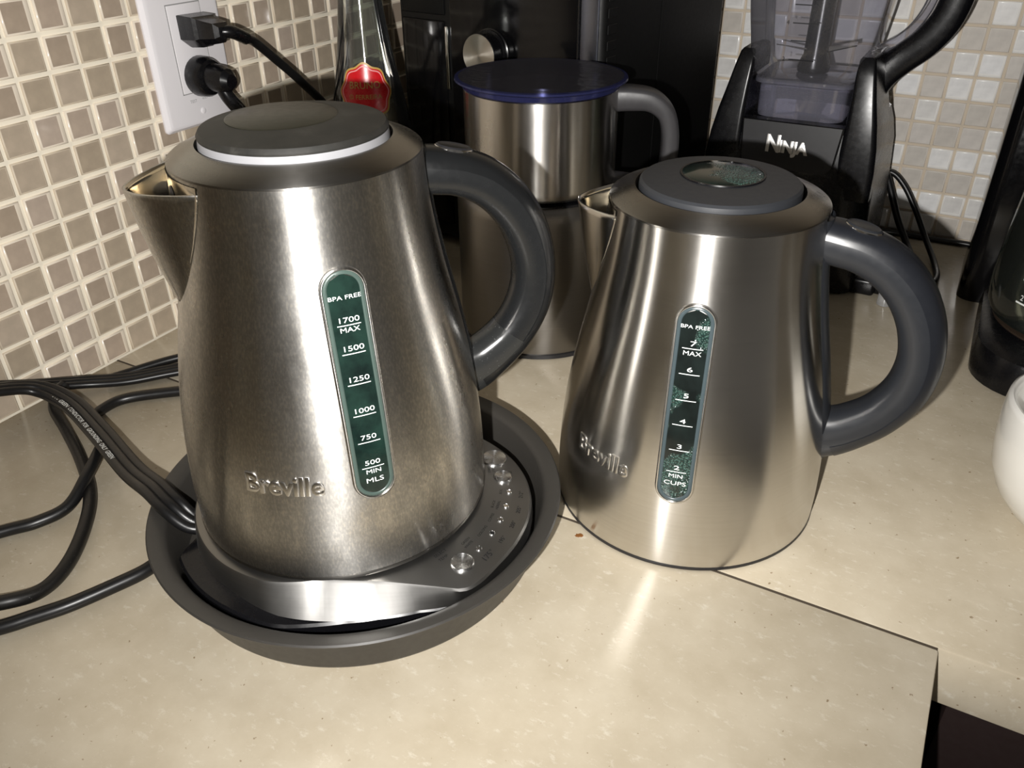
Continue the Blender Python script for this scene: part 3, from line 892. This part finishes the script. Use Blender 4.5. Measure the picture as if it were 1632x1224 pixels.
cl = [(2.2, 2.62, .38), (2.75, 2.63, .36), (3.35, 2.56, .32), (3.80, 2.22, .28), (3.98, 1.70, .27), (4.02, 1.05, .27), (3.96, .45, .25), (3.7, .1, .22), (3.2, .02, .2), (2.3, .10, .2)]
C4 = catmull([(a, b, c) for a, b, c in cl], 6)
rows = []
for i, p in enumerate(C4):
    q0, q1 = C4[max(i - 1, 0)], C4[min(i + 1, len(C4) - 1)]
    tg = Vector((q1.x - q0.x, q1.y - q0.y)).normalized(); nr = Vector((-tg.y, tg.x))
    rows.append([((p.x + nr.x * p.z * cx) * cos(ha) - .42 * cy * sin(ha), (p.x + nr.x * p.z * cx) * sin(ha) + .42 * cy * cos(ha), p.y + nr.y * p.z * cx)
                 for cx, cy in [(math.copysign(abs(cos(2 * pi * j / 20)) ** .5, cos(2 * pi * j / 20)), math.copysign(abs(sin(2 * pi * j / 20)) ** .5, sin(2 * pi * j / 20))) for j in range(20)]])
obj('handle', grid(rows, True, True, True), M['jug_handle'], jg, 'grey plastic handle', angle=50)
ld = obj('jug_lid', lathe([(2.28, 2.80), (2.29, 3.0), (2.40, 3.0), (2.42, 3.16), (2.57, 3.17), (2.63, 3.21), (2.61, 3.26), (2.50, 3.28)], 96, False, False), M['lid_blue_edge'], jg, 'translucent blue rim of the lid')
obj('lid_panel', lathe([(2.50, 3.275), (2.3, 3.255), (1.9, 3.24), (.02, 3.235)], 96, False, True), M['lid_blue'], ld, 'smoky see-through top')

# ------------------------------------------------------------------ glass bottle
bt = thing('glass_bottle', 'clear long-necked glass bottle with a red sticker behind the worn kettle', 'bottle', (3.75, -13.6, 0))
bz = [0, .08, .5, 3.5, 4.6, 6.2, 7.2, 8.3, 9.9, 11.3, 12.4]
br = [1.45, 1.58, 1.64, 1.64, 1.60, 1.38, 1.17, .95, .74, .60, .56]
def bottler(z): return interp(z, bz, br)
prof = [(bottler(12.4 * i / 60), 12.4 * i / 60) for i in range(61)]
for _ in range(4):
    prof = [prof[0]] + [((prof[i - 1][0] + 2 * prof[i][0] + prof[i + 1][0]) / 4, prof[i][1]) for i in range(1, 60)] + [prof[-1]]
obj('glass', lathe(prof + [(.45, 12.4)] + [(max(r - .12, .1), max(z, .25)) for r, z in prof[::-1]], 64), M['bottle_glass'], bt)
obj('cork', lathe([(.42, 11.7), (.44, 12.5), (.48, 12.9), (.40, 13.0)], 32), plain('cork', srgb(160, 120, 80), .8), bt)
def scallop(k, n=96):
    P = []
    for j in range(n):
        a = 2 * pi * j / n
        r = 0.90 * (1 + 0.05 * cos(8 * a)) * k
        P.append((r * cos(a) * 1.02, r * sin(a)))
    return P
BAZ = radians(-57)
def on_bottle(u, v, off):
    z = 7.20 + v
    R = bottler(z) + off
    a = BAZ + u / bottler(7.1)
    return (R * cos(a), R * sin(a), z)
def sticker(ks, off, cap=True):
    return grid([[on_bottle(u, v, off) for u, v in scallop(k)] for k in ks], True, False, cap)
st = obj('sticker', sticker((1.0, .8, .5, .25, .02), .035), M['gold_print'], bt, 'scalloped gold edged red sticker')
obj('sticker_field', sticker((.93, .75, .5, .25, .02), .045), M['red_paper'], st)
obj('sticker_line', sticker((.88, .835), .052, False), M['pink_print'], st)
tx = merge_text([('BRUNO', 0, .20, .32, 1.0), ('© FERREIRA', 0, -.17, .21, 1.0)])
obj('sticker_lettering', ([on_bottle(x, y, .055) for x, y, z in tx[0]], tx[1]), M['gold_print'], st, smooth=False)

# ------------------------------------------------------------------ black countertop appliance in the corner
OPHI = radians(-8.5)
ov = thing('countertop_oven', 'tall black countertop appliance with a silver knob, standing across the corner', 'appliance', (11.7, -11.2, 0), OPHI)
# local: x to the right along the front (front runs from -9.3 to 0), y inwards
secs = []
def osec(i): return rsquare(4.65 - i, 4.6 - i, .35, 5, -4.65, 4.6)
obj('shell', loft([(osec(.3), .35), (osec(.06), .42), (osec(0), .6), (osec(0), 13.4), (osec(.1), 13.75), (osec(.45), 13.9)]), M['black_matt'], ov)
for x in (-8.6, -.7):
    for y in (.8, 8.4):
        obj('foot', lathe([(.4, 0), (.45, .05), (.4, .4)], 20, c=(x, y)), M['black'], ov)
fp = obj('front_panel', box(-6.55, -.95, -.10, .02, 1.0, 13.2, .05, 2), M['black_gloss'], ov)
obj('side_panel', box(-9.0, -6.85, -.07, .02, 1.0, 8.9, .06, 2), M['black_gloss'], ov)
obj('top_panel', box(-9.0, -6.85, -.05, .02, 9.1, 13.2, .06, 2), M['black_matt'], ov)
obj('edge_glint', box(-6.80, -6.64, -.14, .0, 6.5, 8.75, .04, 2), M['chrome'], ov, 'glint on the gloss panel edge, built as a narrow bright strip')  # highlight on the gloss panel edge, added as a chrome strip
obj('corner_trim', box(-.86, -.16, -.05, .02, 1.0, 13.2, .04, 2), plain('brushed blue grey trim', (.18, .19, .23, 1), .3, 1.0), ov, 'brushed metal edge trim')
obj('trim_line', box(-.97, -.88, -.08, .02, 1.0, 13.2, .02, 1), M['black'], ov, smooth=False)
kn = [[(-4.62 + r * cos(2 * pi * j / 48), y, 8.05 + r * sin(2 * pi * j / 48)) for j in range(48)] for r, y in ((.76, -.1), (.78, -.18), (.78, -.24), (.68, -.26), (.68, -.62), (.735, -.66), (.735, -.80), (.72, -.82))]
k = obj('knob', grid(kn, True, True, True), M['black'], ov, 'black round knob with a silver face')
kn = [[(-4.62 + r * cos(2 * pi * j / 48), y, 8.05 + r * sin(2 * pi * j / 48)) for j in range(48)] for r, y in ((.715, -.815), (.71, -.83), (.3, -.83), (.01, -.83))]
obj('knob_face', grid(kn, True, False, True), M['spun_y'], k)
obj('knob_ring', grid([[(-4.62 + r * cos(2 * pi * j / 48), y, 8.05 + r * sin(2 * pi * j / 48)) for j in range(48)] for r, y in ((.80, -.1), (.82, -.14), (.78, -.17), (.74, -.16))], True), M['black'], k)
for i in range(22):
    obj('vent_rib', box(.0, .04, .25, .85, 2.0 + i * .5, 2.3 + i * .5, .015, 1), M['black_matt'], ov, smooth=False)
obj('side_strip', box(0, .02, 3.9, 3.98, 1.0, 13.2), M['black_matt'], ov, smooth=False)

# ------------------------------------------------------------------ blender
BX, BY = 17.42, -4.35
bl = thing('blender', 'black blender with a clear pitcher against the back wall', 'blender', (BX, BY, 0))
bs = [(3.05, 3.25, .7, 0.05), (3.15, 3.35, .8, .2), (3.18, 3.35, .9, 1.2), (3.14, 3.3, 1.0, 2.4), (3.05, 3.22, 1.0, 3.6), (2.96, 3.12, .95, 4.6), (2.80, 2.98, .9, 5.3), (2.60, 2.9, .8, 5.8), (2.35, 2.7, .7, 5.92)]
mb = obj('motor_base', loft([(rsquare(w, d, r, 8), z) for w, d, r, z in bs]), M['black'], bl, angle=40)
for x in (-2.4, 2.4):
    for y in (-2.5, 2.4):
        obj('foot', lathe([(.35, 0), (.38, .02), (.34, .12)], 16, c=(x, y)), M['black_matt'], mb)
# the arms that rise either side of the pitcher
def arm(s):
    secs = []
    for z, xo, xi, yf, yb in ((3.6, 3.02, 1.62, -3.2, 1.0), (4.6, 2.99, 1.68, -3.14, 1.0), (5.4, 2.90, 1.72, -3.08, .6), (6.2, 2.74, 1.74, -2.98, .2), (7.0, 2.54, 1.74, -2.84, 0), (7.7, 2.38, 1.72, -2.70, -.2), (8.15, 2.26, 1.74, -2.58, -.4), (8.25, 2.18, 1.80, -2.5, -.6)):
        w, d = (xo - xi) / 2, (yb - yf) / 2
        pts = rsquare(w, d, min(w, d) * .35, 5, s * (xo + xi) / 2, (yf + yb) / 2)
        secs.append((pts, z))
    return loft(secs)
for s in (-1, 1):
    obj('arm', arm(s), M['black'], mb, angle=45)
# badge panel with rounded lower corners, set in a dark groove
def panel(w0, w1, z0, z1, r, y0, y1, n=8):
    """front panel: lower half width w0, upper w1, y follows the sloping front"""
    P = []
    for sx, a0 in ((1, 270), (-1, 180)):
        for k in range(n + 1):
            a = radians(a0 + 90 * k / n)
            P.append((sx * 0 + (w0 - r) * sx + r * cos(a), z0 + r + r * sin(a)))
    # order: right lower corner runs 270..360, left lower 180..270
    right = [p for p in P[:n + 1]]; left = [p for p in P[n + 1:]]
    out = left + right + [(w1, z1), (-w1, z1)]
    yy = lambda z: -3.12 + (z - 4.6) * 0.12
    f = [(x, yy(z) + y0, z) for x, z in out]; b = [(x, yy(z) + y1, z) for x, z in out]
    m = len(out)
    V = f + b
    F = [tuple(range(m))] + [(i, (i + 1) % m, m + (i + 1) % m, m + i) for i in range(m)]
    return V, F
obj('badge_groove', panel(1.66, 1.76, 4.32, 6.0, .42, -.03, .4), M['black_gloss'], mb, smooth=False)
bp = obj('badge_panel', panel(1.60, 1.70, 4.38, 5.97, .40, -.07, .4), M['charcoal'], mb, 'dark grey panel with silver lettering', smooth=False)
V, F = join(([(x - .45, y, z) for x, y, z in text_geo('N', .80, .85, .03, .012, .02)[0]], text_geo('N', .80, .85, .03, .012, .02)[1]),
            ([(x + .24, y - .06, z) for x, y, z in text_geo('INJA', .54, .95, .03, .012, .02)[0]], text_geo('INJA', .54, .95, .03, .012, .02)[1]))
obj('badge_lettering', ([(x - .08, -3.12 + (5.25 + y - 4.6) * .12 - .075 - z, 5.22 + y) for x, y, z in V], F), plain('satin silver lettering', (.85, .84, .82, 1), .4, .6), bp, angle=40)
# pitcher
pt = thing('blender_pitcher', 'clear smoky plastic pitcher with a black handle on the blender', 'pitcher', (BX, BY, 5.95))
cs = [(1.50, 1.50, .5, .02), (1.52, 1.52, .5, .15), (1.54, 1.54, .5, 1.15), (1.56, 1.56, .5, 1.25)]
obj('collar', loft([(rsquare(w, d, r, 6, 0, -.9), z) for w, d, r, z in cs]), M['collar_plastic'], pt, 'clear square collar')
js = [(1.62, 1.62, .6, 1.27), (1.82, 1.82, .7, 1.55), (2.0, 2.0, .8, 2.2), (2.16, 2.16, .85, 3.4), (2.36, 2.36, .9, 5.2), (2.6, 2.6, 1.0, 8.2)]
jo = [(rsquare(w, d, r, 8, 0, -.9), z) for w, d, r, z in js]
ji = [(rsquare(w - .12, d - .12, r - .05, 8, 0, -.9), z + (.12 if i == 0 else 0)) for i, (w, d, r, z) in enumerate(js)]
jar = obj('jar', loft(jo, True, False), M['jar_plastic'], pt, 'clear smoky pitcher wall', angle=40)
obj('jar_ring', loft([(rsquare(1.64, 1.64, .5, 6, 0, -.9), 1.16), (rsquare(1.70, 1.70, .5, 6, 0, -.9), 1.20), (rsquare(1.70, 1.70, .5, 6, 0, -.9), 1.34), (rsquare(1.6, 1.6, .5, 6, 0, -.9), 1.38)]), M['collar_plastic'], jar)
sp = obj('blade_tower', lathe([(.55, 1.42), (.58, 1.6), (.42, 2.0), (.36, 7.6), (.2, 7.8)], 24, c=(0, -.9)), M['black'], pt, 'dark central blade column')
for z, a in ((2.2, 20), (4.2, 80), (6.2, 140)):
    for d in (0, 180):
        b = radians(a + d)
        V = [(0.3 * cos(b) - .18 * sin(b), .3 * sin(b) + .18 * cos(b), z), (.3 * cos(b) + .18 * sin(b), .3 * sin(b) - .18 * cos(b), z - .1), (1.5 * cos(b + .25), 1.5 * sin(b + .25), z + .18), (1.35 * cos(b - .05), 1.35 * sin(b - .05), z + .12)]
        obj('blade', ([(x, y - .9, q) for x, y, q in V] + [(x, y - .9, q - .04) for x, y, q in V], [(0, 1, 3, 2), (4, 5, 7, 6), (0, 1, 5, 4), (1, 3, 7, 5), (3, 2, 6, 7), (2, 0, 4, 6)]), M['chrome'], sp, smooth=False)
hp = [(2.05, -.9, -1.6), (1.98, -.7, -.4), (2.0, -.5, .55), (2.3, -.4, 1.35), (2.85, -.35, 1.98), (3.45, -.35, 2.55), (3.92, -.35, 3.3), (4.12, -.35, 4.2), (4.2, -.35, 5.2), (4.15, -.35, 6.6), (3.6, -.35, 7.6), (2.4, -.35, 7.9)]
def flat_sweep(pts, hw, hh):
    P = catmull(pts, 6); rows = []
    for i, p in enumerate(P):
        tg = (P[min(i + 1, len(P) - 1)] - P[max(i - 1, 0)]).normalized()
        nr = Vector((-tg.z, 0, tg.x))
        rows.append([p + nr * (hh * math.copysign(abs(cos(a)) ** .6, cos(a))) + Vector((0, 1, 0)) * (hw * math.copysign(abs(sin(a)) ** .6, sin(a))) for a in [2 * pi * j / 20 for j in range(20)]])
    return grid(rows, True, True, True)
hd = obj('handle', flat_sweep(hp, .50, .52), M['black'], pt, 'black outer handle', angle=50)
hi = [(1.62, -.35, 1.75), (2.0, -.35, 2.15), (2.55, -.35, 2.55), (2.98, -.35, 3.02), (3.28, -.35, 3.65), (3.42, -.35, 4.4), (3.46, -.35, 5.3), (3.6, -.35, 6.6), (3.2, -.35, 7.2)]
obj('handle_liner', flat_sweep(hi, .34, .17), M['jar_plastic'], hd, 'clear inner handle edge', angle=50)
gs = []
for z, s, long in ((2.10, '2', True), (2.72, '', False), (3.28, '4', True), (3.85, '', False), (4.4, '6', True)):
    gs.append(([(x, y + z, 0) for x, y, q in bar(-.42, .42 if long else .3, -.018, .018)[0]], bar(0, 1, 0, 1)[1]))
    if s:
        V, F = text_geo(s, .2); gs.append(([(x - .58, y + z, 0) for x, y, q in V], F))
V, F = join(*gs)
def jy(z): return -.9 - interp(z, [j[3] for j in js], [j[1] for j in js]) - .012
obj('jar_marks', ([(x - .1, jy(y), y) for x, y, q in V], F), M['black_print'], jar, smooth=False)
cord('black cord looping off the back of the blender onto the worktop', [(19.9, -1.0, 2.7), (20.5, -.9, 2.85), (21.1, -1.0, 2.42), (21.75, -1.3, 1.6), (22.4, -1.9, .7), (23.0, -3.1, .14), (23.2, -4.6, .14), (22.9, -6.0, .14)], .12)
cord('black cord dropping straight down beside the blender', [(19.9, -1.4, 3.3), (20.3, -1.35, 3.0), (20.75, -1.4, 2.1), (21.2, -1.6, 1.2), (21.8, -2.2, .4), (22.1, -2.9, .16), (22.2, -4.2, .14), (21.9, -5.6, .14)], .14)
cord('thin black cord lying along the foot of the back wall', [(20.4, -.34, .13), (21.5, -.30, .13), (22.6, -.32, .13), (23.9, -.32, .13), (26, -.36, .13)], .12)
lp = thing('loose_plug', 'black plug end lying on the worktop behind the right kettle handle', 'plug', (20.95, -6.75, 0.02))
obj('plug_body', join(box(-.5, .35, -.42, .42, 0, .62, .12, 3), box(.3, .75, -.28, .28, .06, .5, .1, 3)), M['black'], lp)
obj('prong', box(-.95, -.48, -.2, -.16, .2, .4), M['chrome'], lp, smooth=False)
obj('prong', box(-.95, -.48, .16, .2, .2, .4), M['chrome'], lp, smooth=False)
obj('plug_lead', tube([(.7, 0, .28), (1.0, .15, .25), (1.1, .7, .15), (.9, 1.4, .12)], .12, 10, 6), M['cable'], lp)
tag(obj('plastic_sleeve', lathe([(.22, 0), (.25, .02), (.25, .7), (.2, .8), (.02, .82)], 24), M['clear_cap'], None, loc=(21.75, -7.55, 0)),
    'small clear plastic sleeve on the worktop seen through the right kettle handle', 'sleeve')

# ------------------------------------------------------------------ coffee maker at the right edge
CX, CY = 27.75, -8.9
cm = thing('coffee_maker', 'tall black coffee maker at the right edge of the picture', 'coffee maker', (CX, CY, 0))
obj('base', loft([(rsquare(2.85, 3.5, 1.6, 8, 0, 0), 0), (rsquare(2.98, 3.7, 1.7, 8, 0, 0), .08), (rsquare(3.02, 3.75, 1.8, 8, 0, 0), .6), (rsquare(2.98, 3.6, 1.9, 8, 0, 0), 1.1), (rsquare(2.8, 3.3, 2.0, 8, 0, 0), 1.28)]), M['black'], cm, angle=40)
obj('hot_plate', lathe([(2.7, 1.2), (2.72, 1.34), (2.62, 1.37), (.02, 1.37)], 64, False), plain('bronze rimmed plate', (.10, .07, .05, 1), .35, .6), cm)
obj('column', loft([(rsquare(3.75, 2.2, .5, 6, 0, 5.3), z) for z in (0.0, 12.6)] + [(rsquare(3.5, 2.0, .5, 6, 0, 5.3), 12.9)]), M['black_gloss'], cm, angle=40)
obj('brew_head', loft([(rsquare(2.6, 3.0, 1.6, 8, 0, .4), 7.2), (rsquare(3.2, 3.6, 1.8, 8, 0, .3), 7.5), (rsquare(3.4, 3.8, 1.8, 8, 0, .3), 12.5), (rsquare(3.1, 3.5, 1.8, 8, 0, .3), 12.9)]), M['black'], cm, angle=40)
cf = thing('coffee_carafe', 'glass carafe with white measuring marks on the coffee maker', 'carafe', (CX - .15, CY, 1.39))
cz = [(2.4, .0), (2.7, .12), (2.85, .45), (2.87, 1.2), (2.82, 2.6), (2.74, 4.0), (2.62, 4.9), (2.4, 5.2)]
obj('glass', lathe(cz + [(r - .1, max(z, .12)) for r, z in cz[::-1]], 80, True, True), M['carafe_glass'], cf)
obj('carafe_lid', lathe([(2.42, 5.1), (2.55, 5.15), (2.55, 5.5), (2.2, 5.7), (.02, 5.72)], 64), M['black'], cf)
obj('carafe_band', lathe([(2.66, 4.72), (2.70, 4.75), (2.58, 5.1), (2.5, 5.1)], 64, False, False), M['black'], cf)
hl = [(2.5, 0, 4.8), (3.3, 0, 5.0), (4.2, 0, 4.6), (4.4, 0, 3.4), (4.2, 0, 2.0), (3.7, 0, 1.4)]
obj('carafe_handle', xform(flat_sweep([(a, 0, c) for a, b, c in hl], .35, .25), Matrix.Rotation(radians(-60), 3, 'Z')), M['black'], cf)
def cr(z): return interp(z, [q[1] for q in cz], [q[0] for q in cz])
gs = []
for i in range(11):
    z = 1.05 + .36 * i
    long = i % 2 == 0
    b = bar(-.30 if long else -.05, .42, -.028, .028)
    gs.append(([(x, y + z, 0) for x, y, q in b[0]], b[1]))
    if long:
        V, F = text_geo(str(2 + i), .24); gs.append(([(x - .12, y + z + .17, 0) for x, y, q in V], F))
V, F = join(*gs)
ca = radians(-132)
obj('carafe_marks', ([((cr(y) + .02) * cos(ca + x / 3), (cr(y) + .02) * sin(ca + x / 3), y) for x, y, q in V], F), M['white_print'], cf, smooth=False)

# ------------------------------------------------------------------ white cup
tag(obj('ceramic_cup', lathe([(1.0, 0.0), (1.15, .02), (1.30, .12), (1.62, .38), (2.00, .88), (2.22, 1.45), (2.31, 2.1), (2.34, 2.75), (2.32, 3.10), (2.30, 3.18), (2.23, 3.23), (2.15, 3.19), (2.11, 3.06), (2.12, 2.5), (2.06, 1.8), (1.6, 1.0), (1.1, .45), (.02, .3)], 96), M['ceramic'], None, loc=(27.64, -18.0, 0), angle=60),
    'plain white ceramic cup cut off by the right edge of the picture', 'cup')

# ------------------------------------------------------------------ small marks of use
rnd = random.Random(3)
def blot(label, x, y, rx, ry, rot, mat):
    P = []
    for j in range(20):
        a = 2 * pi * j / 20
        k = 1 + rnd.uniform(-.22, .22)
        u, v = rx * k * cos(a), ry * k * sin(a)
        P.append((u * cos(rot) - v * sin(rot), u * sin(rot) + v * cos(rot)))
    g = grid([[(p[0] * q, p[1] * q, z) for p in P] for q, z in ((1.0, .001), (.92, .006), (.5, .008), (.02, .009))], True, True, True)
    tag(obj('coffee_stain', g, mat, None, loc=(x, y, 0.0)), label, 'stain')
blot('tiny rust brown drop dried on the worktop between pan and clean kettle', 17.17, -24.02, .10, .07, .6, plain('dried brown drop', srgb(120, 76, 34), .5))
